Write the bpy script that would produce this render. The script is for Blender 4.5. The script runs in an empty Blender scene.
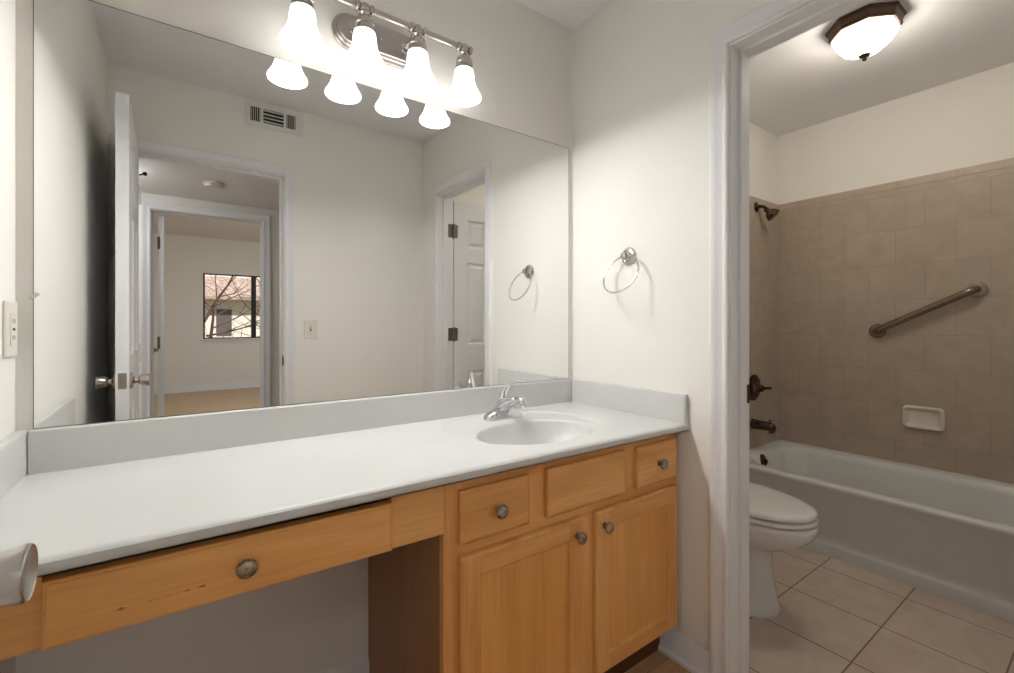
import bpy, bmesh, math, random
from mathutils import Vector, Matrix
PI = math.pi
S = bpy.context.scene
C = S.collection

# ------------------------------------------------------------------ camera
CX, CY, CZ = 0.3018, -1.4451, 1.1494
cam_d = bpy.data.cameras.new('camera'); cam = bpy.data.objects.new('camera', cam_d); C.objects.link(cam)
cam.location = (CX, CY, CZ)
cam.rotation_euler = (PI/2, 0, math.radians(-35.5785))
cam_d.sensor_width = 36.0; cam_d.lens = 452.4018/1014*36
cam_d.shift_y = -(336.5-324.66)/1014
cam_d.clip_start = 0.01; cam_d.clip_end = 200
S.camera = cam

# ------------------------------------------------------------------ world, sun, exposure
EXPO = 1.38
SHADE_E, BULB_E, TUB_E, HALL_E, BED_E = 1.2, 9.2, 15.0, 13.0, 26.0
w = bpy.data.worlds.new('sky'); S.world = w; w.use_nodes = True
nt = w.node_tree; nt.nodes.clear()
sky = nt.nodes.new('ShaderNodeTexSky'); sky.sky_type = 'HOSEK_WILKIE'; sky.turbidity = 6; sky.sun_direction = (0.35, 0.6, 0.72)
bg = nt.nodes.new('ShaderNodeBackground'); bg.inputs[1].default_value = 0.8
wo = nt.nodes.new('ShaderNodeOutputWorld')
nt.links.new(sky.outputs[0], bg.inputs[0]); nt.links.new(bg.outputs[0], wo.inputs[0])
sd = bpy.data.lights.new('sun', 'SUN'); sd.energy = 2.2; sd.angle = math.radians(1.0); sd.color = (1.0, .95, .88)
sun = bpy.data.objects.new('sun', sd); C.objects.link(sun); sun.location = (3, 3, 12)
sun.rotation_euler = Vector((0.35, 0.6, 0.72)).to_track_quat('Z', 'Y').to_euler()
S.view_settings.view_transform = 'Standard'; S.view_settings.look = 'None'
S.view_settings.exposure = EXPO; S.view_settings.gamma = 1.0; S.view_settings.use_curve_mapping = False

# ------------------------------------------------------------------ material helpers
def srgb(r, g, b):
    f = lambda c: (c/255/12.92) if c/255 <= 0.04045 else ((c/255+0.055)/1.055)**2.4
    return (f(r), f(g), f(b), 1)
def mat(name, col, rough=.5, metal=0, spec=.5, bump=None, var=None, coat=0, emit=None, trans=0, ior=1.45):
    """var=(second colour, noise scale[, stretch]); bump=(scale, strength[, stretch])"""
    m = bpy.data.materials.new(name); m.use_nodes = True
    N, L = m.node_tree.nodes, m.node_tree.links
    b = N['Principled BSDF']
    b.inputs['Base Color'].default_value = col; b.inputs['Roughness'].default_value = rough
    b.inputs['Metallic'].default_value = metal; b.inputs['Specular IOR Level'].default_value = spec
    b.inputs['Coat Weight'].default_value = coat; b.inputs['Transmission Weight'].default_value = trans
    b.inputs['IOR'].default_value = ior
    if emit:
        b.inputs['Emission Color'].default_value = emit[0]; b.inputs['Emission Strength'].default_value = emit[1]
    tc = N.new('ShaderNodeTexCoord')
    def noise(sc, st=(1, 1, 1), det=4):
        mp = N.new('ShaderNodeMapping'); mp.inputs['Scale'].default_value = st
        L.new(tc.outputs['Object'], mp.inputs[0])
        n = N.new('ShaderNodeTexNoise'); n.inputs['Scale'].default_value = sc; n.inputs['Detail'].default_value = det
        L.new(mp.outputs[0], n.inputs['Vector']); return n
    if var:
        n = noise(var[1], var[2] if len(var) > 2 else (1, 1, 1))
        r = N.new('ShaderNodeValToRGB'); r.color_ramp.elements[0].position = .35; r.color_ramp.elements[1].position = .65
        r.color_ramp.elements[0].color = col; r.color_ramp.elements[1].color = var[0]
        L.new(n.outputs[0], r.inputs[0]); L.new(r.outputs[0], b.inputs['Base Color'])
    if bump:
        n = noise(bump[0], bump[2] if len(bump) > 2 else (1, 1, 1))
        bp = N.new('ShaderNodeBump'); bp.inputs['Strength'].default_value = bump[1]; bp.inputs['Distance'].default_value = .002
        L.new(n.outputs[0], bp.inputs['Height']); L.new(bp.outputs[0], b.inputs['Normal'])
    return m
def wood(name, axis, c1, c2, c3, rough=.38, scale=1.0, offset=(0, 0, 0), mark=None):
    """honey wood, grain along axis; mark = colour of thin dark mineral streaks"""
    m = bpy.data.materials.new(name); m.use_nodes = True
    N, L = m.node_tree.nodes, m.node_tree.links; b = N['Principled BSDF']
    b.inputs['Roughness'].default_value = rough; b.inputs['Coat Weight'].default_value = .12; b.inputs['Coat Roughness'].default_value = .25
    tc = N.new('ShaderNodeTexCoord')
    mp = N.new('ShaderNodeMapping'); s = [9*scale]*3; s[axis] = 1.1*scale
    mp.inputs['Scale'].default_value = s; mp.inputs['Location'].default_value = offset
    L.new(tc.outputs['Object'], mp.inputs[0])
    n1 = N.new('ShaderNodeTexNoise'); n1.inputs['Scale'].default_value = 1.4; n1.inputs['Detail'].default_value = 3; n1.inputs['Distortion'].default_value = .7
    L.new(mp.outputs[0], n1.inputs['Vector'])
    s2 = [150*scale]*3; s2[axis] = 5*scale
    mp2 = N.new('ShaderNodeMapping'); mp2.inputs['Scale'].default_value = s2; L.new(tc.outputs['Object'], mp2.inputs[0])
    n2 = N.new('ShaderNodeTexNoise'); n2.inputs['Scale'].default_value = 1.0; n2.inputs['Detail'].default_value = 2
    L.new(mp2.outputs[0], n2.inputs['Vector'])
    r = N.new('ShaderNodeValToRGB'); e = r.color_ramp.elements
    e[0].position = .3; e[0].color = c1; e[1].position = .72; e[1].color = c3
    k = e.new(.5); k.color = c2
    L.new(n1.outputs[0], r.inputs[0])
    mx = N.new('ShaderNodeMix'); mx.data_type = 'RGBA'; mx.blend_type = 'MULTIPLY'; mx.inputs['Factor'].default_value = .26
    r2 = N.new('ShaderNodeValToRGB'); r2.color_ramp.elements[0].position = .3; r2.color_ramp.elements[0].color = (.62, .55, .46, 1)
    r2.color_ramp.elements[1].position = .6; r2.color_ramp.elements[1].color = (1, 1, 1, 1)
    L.new(n2.outputs[0], r2.inputs[0])
    L.new(r.outputs[0], mx.inputs[6]); L.new(r2.outputs[0], mx.inputs[7])
    out = mx.outputs[2]
    if mark:
        sp = N.new('ShaderNodeSeparateXYZ'); L.new(tc.outputs['Object'], sp.inputs[0])
        def mth(op, a, c):
            q = N.new('ShaderNodeMath'); q.operation = op
            for k, v_ in enumerate((a, c)):
                if isinstance(v_, (int, float)): q.inputs[k].default_value = v_
                elif v_ is not None: L.new(v_, q.inputs[k])
            return q.outputs[0]
        x_, z_ = sp.outputs[0], sp.outputs[2]
        n3 = N.new('ShaderNodeTexNoise'); n3.noise_dimensions = '1D'; n3.inputs['Scale'].default_value = 55; n3.inputs['Detail'].default_value = 2; L.new(x_, n3.inputs['W'])
        dz = mth('ABSOLUTE', mth('SUBTRACT', z_, mth('ADD', mth('MULTIPLY', x_, mark[2]), mark[1])), None)
        band = mth('LESS_THAN', dz, mth('MULTIPLY', mth('SUBTRACT', n3.outputs[0], .47), .009))
        win = mth('MULTIPLY', mth('GREATER_THAN', x_, mark[3]), mth('LESS_THAN', x_, mark[4]))
        m3 = N.new('ShaderNodeMix'); m3.data_type = 'RGBA'; L.new(mth('MULTIPLY', mth('MULTIPLY', band, win), .75), m3.inputs['Factor'])
        L.new(out, m3.inputs[6]); m3.inputs[7].default_value = mark[0]; out = m3.outputs[2]
    L.new(out, b.inputs['Base Color'])
    bp = N.new('ShaderNodeBump'); bp.inputs['Strength'].default_value = .08; bp.inputs['Distance'].default_value = .001
    L.new(n2.outputs[0], bp.inputs['Height']); L.new(bp.outputs[0], b.inputs['Normal'])
    return m
def tiles(name, c1, c2, grout, w_, h_, off, plane, offset_rows=0.0, gw=.003, rough=.35, origin=(0, 0), mott=6):
    """brick/tile material in world-aligned object coordinates; plane picks the two axes"""
    m = bpy.data.materials.new(name); m.use_nodes = True
    N, L = m.node_tree.nodes, m.node_tree.links; b = N['Principled BSDF']; b.inputs['Roughness'].default_value = rough
    tc = N.new('ShaderNodeTexCoord'); sp = N.new('ShaderNodeSeparateXYZ'); L.new(tc.outputs['Object'], sp.inputs[0])
    cb = N.new('ShaderNodeCombineXYZ')
    for i, (ax, o) in enumerate(zip(plane, origin)):
        a = N.new('ShaderNodeMath'); a.operation = 'SUBTRACT'; L.new(sp.outputs['XYZ'.index(ax)], a.inputs[0]); a.inputs[1].default_value = o
        L.new(a.outputs[0], cb.inputs[i])
    br = N.new('ShaderNodeTexBrick'); L.new(cb.outputs[0], br.inputs['Vector'])
    br.inputs['Scale'].default_value = 1; br.inputs['Brick Width'].default_value = w_; br.inputs['Row Height'].default_value = h_
    br.inputs['Mortar Size'].default_value = gw/2; br.inputs['Mortar Smooth'].default_value = .3; br.offset = offset_rows; br.offset_frequency = 2; br.inputs['Bias'].default_value = 0
    n = N.new('ShaderNodeTexNoise'); n.inputs['Scale'].default_value = mott; n.inputs['Detail'].default_value = 6; n.inputs['Distortion'].default_value = 1.2
    L.new(tc.outputs['Object'], n.inputs['Vector'])
    r = N.new('ShaderNodeValToRGB'); r.color_ramp.elements[0].position = .32; r.color_ramp.elements[0].color = c1
    r.color_ramp.elements[1].position = .68; r.color_ramp.elements[1].color = c2
    L.new(n.outputs[0], r.inputs[0])
    v = N.new('ShaderNodeMix'); v.data_type = 'RGBA'; v.blend_type = 'MULTIPLY'; v.inputs['Factor'].default_value = 1
    br.inputs['Color1'].default_value = (1, 1, 1, 1); br.inputs['Color2'].default_value = (.96, .96, .955, 1); br.inputs['Mortar'].default_value = (1, 1, 1, 1)
    L.new(r.outputs[0], v.inputs[6]); L.new(br.outputs['Color'], v.inputs[7])
    g = N.new('ShaderNodeMix'); g.data_type = 'RGBA'; L.new(br.outputs['Fac'], g.inputs['Factor'])
    L.new(v.outputs[2], g.inputs[6]); g.inputs[7].default_value = grout
    L.new(g.outputs[2], b.inputs['Base Color'])
    bp = N.new('ShaderNodeBump'); bp.inputs['Strength'].default_value = .5; bp.inputs['Distance'].default_value = .0015; bp.invert = True
    L.new(br.outputs['Fac'], bp.inputs['Height']); L.new(bp.outputs[0], b.inputs['Normal'])
    return m

M = {}
M['wall'] = mat('wall_paint_cream', srgb(243, 240, 233), .75, bump=(260, .12), spec=.25)
M['ceil'] = mat('ceiling_paint', srgb(240, 240, 241), .85, bump=(120, .15), spec=.2)
M['trim'] = mat('trim_gloss_white', srgb(238, 238, 239), .45, spec=.35)
M['door'] = mat('door_paint_white', srgb(232, 233, 234), .32, spec=.5, bump=(60, .05, (1, 1, .1)))
M['marble'] = mat('cultured_marble', srgb(210, 210, 208), .3, spec=.45, var=(srgb(216, 216, 214), 3))
W1, W2, W3 = srgb(220, 152, 84), srgb(234, 170, 98), srgb(246, 188, 116)
M['wood_x'] = wood('maple_grain_across', 0, W1, W2, W3)
M['wood_z'] = wood('maple_grain_upright', 2, W1, W2, W3)
M['wood_panel'] = wood('maple_panel', 2, srgb(224, 158, 80), srgb(234, 168, 90), srgb(242, 178, 102), scale=.7)
M['wood_drawer'] = wood('maple_desk_drawer', 0, srgb(228, 162, 88), srgb(238, 172, 98), srgb(246, 182, 110), mark=(srgb(96, 52, 24), .0355, .012, -.18, -.06))
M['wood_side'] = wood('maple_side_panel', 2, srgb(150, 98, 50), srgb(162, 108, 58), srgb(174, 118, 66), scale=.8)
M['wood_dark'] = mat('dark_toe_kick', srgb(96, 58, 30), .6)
M['nickel'] = mat('brushed_nickel', srgb(196, 190, 184), .26, 1, bump=(300, .03, (1, 1, .05)))
M['nickel_plate'] = mat('satin_nickel_plate', srgb(190, 182, 178), .34, 1)
M['chrome'] = mat('chrome', srgb(225, 227, 230), .07, 1)
M['knob'] = mat('antique_pewter', srgb(186, 172, 154), .36, 1, var=(srgb(128, 114, 98), 120))
M['bronze'] = mat('aged_bronze', srgb(104, 88, 76), .32, 1, var=(srgb(64, 52, 44), 40))
M['lampbronze'] = mat('oil_rubbed_bronze', srgb(84, 66, 54), .42, .8)
M['steel'] = mat('dull_steel', srgb(164, 152, 140), .3, 1)
M['barsteel'] = mat('dark_steel', srgb(134, 120, 106), .24, 1)
M['hinge'] = mat('hinge_metal', srgb(120, 114, 108), .4, .9)
M['porcelain'] = mat('porcelain', srgb(232, 230, 226), .12, spec=.55, coat=.3)
M['tub'] = mat('tub_enamel', srgb(222, 222, 220), .18, spec=.5, coat=.2)
M['plastic'] = mat('ivory_plastic', srgb(232, 228, 216), .35)
M['dark'] = mat('dark_slot', srgb(30, 28, 26), .7)
M['rubber'] = mat('black_rubber', srgb(22, 20, 20), .6)
M['mirror'] = mat('mirror_silver', (.90, .905, .90, 1), 0.0, 1)
M['mirror_edge'] = mat('mirror_dark_edge', srgb(92, 96, 90), .4)
M['vent'] = mat('vent_enamel', srgb(232, 230, 224), .45)
M['walltile'] = tiles('tile_tub_walls', srgb(178, 162, 145), srgb(190, 175, 158), srgb(168, 152, 136), .25, .2, 0, 'YZ', .5, gw=.0035, origin=(-.26, 1.092-1.2), rough=.3, mott=9)
M['walltile_x'] = tiles('tile_shower_wall', srgb(178, 162, 145), srgb(190, 175, 158), srgb(168, 152, 136), .25, .2, 0, 'XZ', .5, gw=.0035, origin=(3.608, 1.092-1.2), rough=.3, mott=9)
M['tilecap'] = tiles('tile_cap_row', srgb(184, 166, 149), srgb(196, 179, 163), srgb(168, 152, 136), .25, 10, 0, 'YZ', 0, gw=.003, origin=(-.14, -5))
M['tilecap_x'] = tiles('tile_cap_row_short', srgb(184, 166, 149), srgb(196, 179, 163), srgb(168, 152, 136), .25, 10, 0, 'XZ', 0, gw=.003, origin=(3.5, -5))
M['floortile'] = tiles('tile_floor', srgb(200, 180, 165), srgb(212, 194, 180), srgb(128, 104, 90), .3075, .3155, 0, 'XY', 0, gw=.006, origin=(2.154, -.8745), rough=.4, mott=7)
def planks(name, c1, c2, axis, wid):
    m = tiles(name, c1, c2, srgb(90, 56, 32), .9, wid, 0, 'XY' if axis == 0 else 'YX', .37, gw=.002, rough=.35, origin=(.03, -.02), mott=3)
    N, L = m.node_tree.nodes, m.node_tree.links
    n = [q for q in N if q.type == 'TEX_NOISE'][0]; tc = [q for q in N if q.type == 'TEX_COORD'][0]
    mp = N.new('ShaderNodeMapping'); mp.inputs['Scale'].default_value = (1.2, 12, 1) if axis == 0 else (12, 1.2, 1)
    L.new(tc.outputs['Object'], mp.inputs[0]); L.new(mp.outputs[0], n.inputs['Vector'])
    return m
M['floorwood'] = planks('plank_floor', srgb(186, 142, 102), srgb(206, 164, 124), 0, .12)
M['bedwood'] = planks('oak_floor', srgb(190, 154, 112), srgb(212, 180, 140), 0, .08)

# ------------------------------------------------------------------ mesh helpers
class MB:
    def __init__(s): s.v = []; s.f = []
    def add(s, vs, fs):
        o = len(s.v); s.v += [tuple(p) for p in vs]; s.f += [tuple(i+o for i in f) for f in fs]; return s
    def box(s, x0, x1, y0, y1, z0, z1):
        x0, x1 = sorted((x0, x1)); y0, y1 = sorted((y0, y1)); z0, z1 = sorted((z0, z1))
        return s.add([(x0,y0,z0),(x1,y0,z0),(x1,y1,z0),(x0,y1,z0),(x0,y0,z1),(x1,y0,z1),(x1,y1,z1),(x0,y1,z1)],
                     [(0,3,2,1),(4,5,6,7),(0,1,5,4),(1,2,6,5),(2,3,7,6),(3,0,4,7)])
    def lathe(s, prof, n=32, mtx=None, sx=1, sy=1, flute=None):
        """prof [(r,z)...] around local z; flute=(count, amp) modulates radius"""
        vs, fs = [], []
        for (r, z) in prof:
            for k in range(n):
                a = 2*PI*k/n
                q = r
                if flute and r > 1e-6: q = r*(1+flute[1]*math.cos(flute[0]*a))
                vs.append(Vector((q*math.cos(a)*sx, q*math.sin(a)*sy, z)))
        for i in range(len(prof)-1):
            for k in range(n):
                a, b = i*n+k, i*n+(k+1) % n
                fs.append((a, b, b+n, a+n))
        if prof[0][0] > 1e-6: fs.append(tuple(reversed(range(n))))
        if prof[-1][0] > 1e-6: fs.append(tuple((len(prof)-1)*n+k for k in range(n)))
        if mtx is not None: vs = [mtx @ p for p in vs]
        return s.add(vs, fs)
    def tube(s, pts, r, n=16, closed=False, flat=1.0):
        pts = [Vector(p) for p in pts]; m = len(pts)
        rs = r if isinstance(r, (list, tuple)) else [r]*m
        vs, fs = [], []; up = None
        for i, p in enumerate(pts):
            if closed: t = pts[(i+1) % m]-pts[i-1]
            else: t = pts[min(i+1, m-1)]-pts[max(i-1, 0)]
            t.normalize()
            if up is None:
                up = Vector((0, 0, 1)) if abs(t.z) < .9 else Vector((1, 0, 0))
            u = (up - t*up.dot(t)).normalized(); v = t.cross(u); up = u
            for k in range(n):
                a = 2*PI*k/n; vs.append(p + u*math.cos(a)*rs[i]*flat + v*math.sin(a)*rs[i])
        for i in range(m if closed else m-1):
            j = (i+1) % m
            for k in range(n):
                fs.append((i*n+k, i*n+(k+1) % n, j*n+(k+1) % n, j*n+k))
        if not closed: fs += [tuple(reversed(range(n))), tuple((m-1)*n+k for k in range(n))]
        return s.add(vs, fs)
    def loft(s, rings, cap0=True, cap1=True):
        n = len(rings[0]); vs = [p for r in rings for p in r]; fs = []
        for i in range(len(rings)-1):
            for k in range(n):
                fs.append((i*n+k, i*n+(k+1) % n, (i+1)*n+(k+1) % n, (i+1)*n+k))
        if cap0: fs.append(tuple(reversed(range(n))))
        if cap1: fs.append(tuple((len(rings)-1)*n+k for k in range(n)))
        return s.add(vs, fs)
def obj(name, mb, m, parent=None, bevel=0, smooth=30, seg=2, subsurf=0, local=False):
    """one mesh object; vertices are given in the place's coordinates unless local, origin = the parent's (or the mesh's base)"""
    me = bpy.data.meshes.new(name); vs = [Vector(v) for v in mb.v]
    o = bpy.data.objects.new(name, me)
    if parent is not None:
        if not local:
            inv = Matrix.Translation(-wloc(parent)); vs = [inv @ v for v in vs]
        o.parent = parent
    elif not local:
        xs = [v.x for v in vs]; ys = [v.y for v in vs]; zs = [v.z for v in vs]
        c = Vector(((min(xs)+max(xs))/2, (min(ys)+max(ys))/2, min(zs)))
        if m in KEEP: c = Vector((0, 0, 0))
        vs = [v-c for v in vs]; o.location = c
    me.from_pydata([tuple(v) for v in vs], [], mb.f); me.materials.append(m)
    b = bmesh.new(); b.from_mesh(me); bmesh.ops.recalc_face_normals(b, faces=b.faces); b.to_mesh(me); b.free()
    if smooth:
        for p in me.polygons: p.use_smooth = True
        me.set_sharp_from_angle(angle=math.radians(smooth))
    C.objects.link(o)
    if bevel:
        q = o.modifiers.new('bevel', 'BEVEL'); q.width = bevel; q.segments = seg; q.limit_method = 'ANGLE'; q.angle_limit = math.radians(40)
        q.harden_normals = False
    if subsurf:
        q = o.modifiers.new('subsurf', 'SUBSURF'); q.levels = subsurf; q.render_levels = subsurf
    return o
def wloc(o):
    v = Vector(o.location)
    while o.parent is not None: o = o.parent; v += Vector(o.location)
    return v
KEEP = {M[k] for k in ('walltile', 'walltile_x', 'tilecap', 'tilecap_x', 'floortile', 'floorwood', 'bedwood')}
def tag(o, label=None, cat=None, group=None, kind=None):
    if label: o['label'] = label
    if cat: o['category'] = cat
    if group: o['group'] = group
    if kind: o['kind'] = kind
    return o
def thing(name, loc, label, cat, group=None):
    o = bpy.data.objects.new(name, None); C.objects.link(o); o.location = loc; o.empty_display_size = .05
    return tag(o, label, cat, group)
def struct(name, mb, m, label, cat, bevel=0, smooth=30):
    o = obj(name, mb, m, bevel=bevel, smooth=smooth); return tag(o, label, cat, kind='structure')
def rot_to(axis, loc=(0, 0, 0)):
    """matrix taking local z to axis"""
    return Matrix.Translation(loc) @ Vector(axis).to_track_quat('Z', 'Y').to_matrix().to_4x4()

# ------------------------------------------------------------------ dimensions
H = 2.44; XW = 1.6876; WT = .115; XF = 3.62; YE = -1.525; YE2 = -1.64
ZC, ZS, ZM = .818, .915, 1.9148
DY0, DY1, DZ = -1.310, -.705, 2.018      # tub room doorway (jamb faces)
EX0, EX1, EZ = .070, .786, 2.032         # entry doorway
HY, HZ = -2.9, 2.137                     # hall far wall, hall ceiling
BX0, BX1, BZ = .105, .848, 2.020         # bedroom doorway
BY, BH = -8.0, 2.66                      # bedroom window wall, ceiling
J = .018                                 # jamb thickness

# ------------------------------------------------------------------ room shell
def wall_y(name, y0, y1, x0, x1, z0, z1, holes, label):
    """wall of constant y with rectangular holes (x0,x1,z0,z1), sorted by x"""
    b = MB(); x = x0
    for (a, c, d, e) in holes:
        b.box(x, a, y0, y1, z0, z1)
        if d > z0: b.box(a, c, y0, y1, z0, d)
        if e < z1: b.box(a, c, y0, y1, e, z1)
        x = c
    b.box(x, x1, y0, y1, z0, z1)
    return struct(name, b, M['wall'], label, 'wall')
struct('wall_back', MB().box(-.12, XF+.12, 0, .12, -.1, H+.1), M['wall'], 'cream painted wall carrying the mirror and the light bar', 'wall')
struct('wall_left', MB().box(-.12, 0, YE, 0, -.1, H+.1), M['wall'], 'cream painted left wall with the outlet above the counter end', 'wall')
b = MB(); b.box(XW, XW+WT, DY1+J, 0, 0, H); b.box(XW, XW+WT, YE, DY0-J, 0, H); b.box(XW, XW+WT, DY0-J, DY1+J, DZ+J, H)
struct('wall_right', b, M['wall'], 'cream painted wall with towel ring and doorway to the tub room', 'wall')
wall_y('wall_entry', YE2, YE, -.12, XF+.12, 0, H+.1, [(EX0-J, EX1+J, 0, EZ+J)], 'cream painted entry wall behind the camera, seen in the mirror')
struct('wall_far', MB().box(XF, XF+.12, YE, 0, -.1, H+.1), M['wall'], 'cream painted wall above the tub tile, opposite the tub room doorway', 'wall')
struct('ceiling', MB().box(0, XW, YE, 0, H, H+.1), M['ceil'], 'flat white ceiling over the vanity room', 'ceiling')
struct('ceiling_tub_room', MB().box(XW, XF, YE, 0, H, H+.1), M['ceil'], 'flat white ceiling over the tub room', 'ceiling')
struct('floor', MB().box(-.1, XW+.05, YE2, .0, -.1, 0), M['floorwood'], 'brown wood plank floor of the vanity room', 'floor')
struct('floor_tub_room', MB().box(XW+.05, XF, YE, .0, -.1, 0), M['floortile'], 'beige square tile floor of the tub room', 'floor')
# tile surround
TX = 3.608
struct('wall_tile_far', MB().box(TX, XF, YE, 0, .30, 1.925), M['walltile'], 'beige ceramic tile on the long wall behind the tub', 'tile')
struct('wall_tile_shower', MB().box(2.83, TX, -.012, 0, .0, 1.925), M['walltile_x'], 'beige ceramic tile on the shower head wall', 'tile')
struct('trim_1', MB().box(TX-.001, XF, YE, 0, 1.925, 1.968), M['tilecap'], 'narrow cap row of tile topping the long tiled wall', 'tile trim', bevel=.003)
struct('trim_2', MB().box(2.82, TX, -.013, 0, 1.925, 1.968), M['tilecap_x'], 'narrow cap row of tile topping the shower head wall', 'tile trim', bevel=.003)
# hall
HX0, HX1 = -1.2, 3.0
struct('floor_hall', MB().box(HX0, HX1, HY-.12, YE2, -.1, -.002), M['bedwood'], 'wood floor of the hall beyond the entry', 'floor')
struct('ceiling_hall', MB().box(HX0, HX1, HY, YE2, HZ, HZ+.1), M['ceil'], 'low white hall ceiling seen in the mirror', 'ceiling')
struct('wall_hall_left', MB().box(HX0-.1, HX0, HY, YE2, -.1, H), M['wall'], 'left end wall of the hall', 'wall')
struct('wall_hall_right', MB().box(HX1, HX1+.1, HY, YE2, -.1, H), M['wall'], 'right end wall of the hall', 'wall')
wall_y('wall_hall_far', HY-.115, HY, HX0-.1, HX1+.1, 0, BH, [(BX0-J, BX1+J, 0, BZ+J)], 'hall wall with the bedroom doorway, seen in the mirror')
# bedroom
QX0, QX1 = -1.3, 3.2
WX0, WX1, WZ0, WZ1 = .58, 2.10, .905, 2.045
struct('floor_bedroom', MB().box(QX0, QX1, BY, HY-.115, -.1, -.001), M['bedwood'], 'honey oak floor of the bedroom seen in the mirror', 'floor')
struct('ceiling_bedroom', MB().box(QX0-.1, QX1+.1, BY-.12, HY, BH, BH+.1), M['ceil'], 'white bedroom ceiling seen in the mirror', 'ceiling')
wall_y('wall_bedroom_window', BY-.12, BY, QX0-.1, QX1+.1, -.1, BH, [(WX0, WX1, WZ0, WZ1)], 'bedroom wall with the window, seen in the mirror')
struct('wall_bedroom_left', MB().box(QX0-.1, QX0, BY, HY-.115, -.1, BH), M['wall'], 'left wall of the bedroom', 'wall')
SWY0, SWY1 = -7.0, -5.0  # unseen side opening added to let sky light into the bedroom
b = MB(); x0, x1 = QX1, QX1+.1
b.box(x0, x1, BY, SWY0, -.1, BH); b.box(x0, x1, SWY1, HY-.115, -.1, BH); b.box(x0, x1, SWY0, SWY1, -.1, .8); b.box(x0, x1, SWY0, SWY1, 2.1, BH)
struct('wall_bedroom_right', b, M['wall'], 'right wall of the bedroom with an added opening for sky light', 'wall')

# ------------------------------------------------------------------ casings, jambs, baseboards
CP = [(.005, 0), (.005, .010), (.009, .013), (.016, .013), (.020, .0105), (.036, .0125), (.042, .016), (.050, .0185), (.057, .0185), (.061, .016), (.062, .012), (.062, 0)]
def casing(plane, face, sgn, s0, s1, zt, zb=0):
    """door casing swept round three sides. plane 'x': wall of constant x, s runs along y; 'y': constant y"""
    rings = []
    for (cs, cz) in ((0, 0), (0, 1), (1, 1), (1, 0)):
        r = []
        for (o, p) in CP:
            s = s0-o if cs == 0 else s1+o; z = zt+o if cz else zb
            r.append((face+sgn*p, s, z) if plane == 'x' else (s, face+sgn*p, z))
        rings.append(r)
    return MB().loft(rings)
def jamb(plane, f0, f1, s0, s1, zt, stop):
    """jamb boards lining an opening, stop=(a,b) range of the stop strip through the wall"""
    b = MB()
    def bx(a, c, u, v, z0, z1):
        b.box(a, c, u, v, z0, z1) if plane == 'x' else b.box(u, v, a, c, z0, z1)
    bx(f0, f1, s0-J, s0, 0, zt+J); bx(f0, f1, s1, s1+J, 0, zt+J); bx(f0, f1, s0, s1, zt, zt+J)
    a, c = stop
    bx(a, c, s0, s0+.011, 0, zt); bx(a, c, s1-.011, s1, 0, zt); bx(a, c, s0+.011, s1-.011, zt-.011, zt)
    return b
def doorway(n, plane, f0, f1, s0, s1, zt, stop, label):
    lo, hi = min(f0, f1), max(f0, f1)
    t = thing('door_frame_%d' % n if 0 else 'trim_%d' % (n+2), (f0, (s0+s1)/2, 0) if plane == 'x' else ((s0+s1)/2, f0, 0), label, 'door frame')
    t['kind'] = 'structure'
    obj('jamb', jamb(plane, lo, hi, s0, s1, zt, stop), M['trim'], t, bevel=.001)
    obj('casing', casing(plane, lo, -1, s0, s1, zt), M['trim'], t, smooth=25)
    obj('casing', casing(plane, hi, 1, s0, s1, zt), M['trim'], t, smooth=25)
    return t
fr1 = doorway(1, 'x', XW, XW+WT, DY0, DY1, DZ, (XW+.045, XW+.078), 'white moulded casing and jamb round the tub room doorway')
fr2 = doorway(2, 'y', YE2, YE, EX0, EX1, EZ, (YE-.075, YE-.040), 'white moulded casing and jamb round the entry doorway, seen in the mirror')
fr3 = doorway(3, 'y', HY-WT, HY, BX0, BX1, BZ, (HY-.075, HY-.05), 'white moulded casing and jamb round the bedroom doorway, seen in the mirror')
# strike plates
obj('strike_plate', MB().box(XW+.083, XW+.113, DY1-.0025, DY1+.001, .895, .955).box(XW+.088, XW+.1, DY1-.004, DY1, .912, .938), M['bronze'], fr1, bevel=.0008)
obj('strike_plate', MB().box(EX1-.003, EX1+.001, YE-.034, YE-.001, .905, .965).box(EX1-.006, EX1+.001, YE-.010, YE+.004, .915, .952), M['bronze'], fr2, bevel=.0008)
def baseboard(name, plane, face, sgn, s0, s1, label, h=.092):
    pr = [(0, 0), (.022, 0), (.022, .012), (.014, .018), (.012, .024), (.012, h-.022), (.008, h-.012), (.005, h-.004), (.003, h), (0, h)]
    rings = []
    for s in (s0, s1):
        rings.append([(face+sgn*p, s, z) if plane == 'x' else (s, face+sgn*p, z) for p, z in pr])
    return struct(name, MB().loft(rings), M['trim'], label, 'baseboard', smooth=25)
baseboard('baseboard_right', 'x', XW, -1, DY1+.062, -.456, 'white baseboard between the vanity and the tub room doorway')
baseboard('baseboard_back', 'y', 0, -1, 0.0, .786, 'white baseboard at the back of the knee space')
baseboard('baseboard_left', 'x', 0, 1, YE+.02, -.025, 'white baseboard along the left wall')
baseboard('baseboard_entry', 'y', YE, 1, EX1+.062, XW, 'white baseboard along the entry wall')
baseboard('baseboard_tub_room', 'y', 0, -1, XW+WT, 2.82, 'white baseboard behind the toilet')
baseboard('baseboard_bedroom', 'y', BY, 1, QX0, QX1, 'white baseboard under the bedroom window, seen in the mirror', h=.11)

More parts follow.
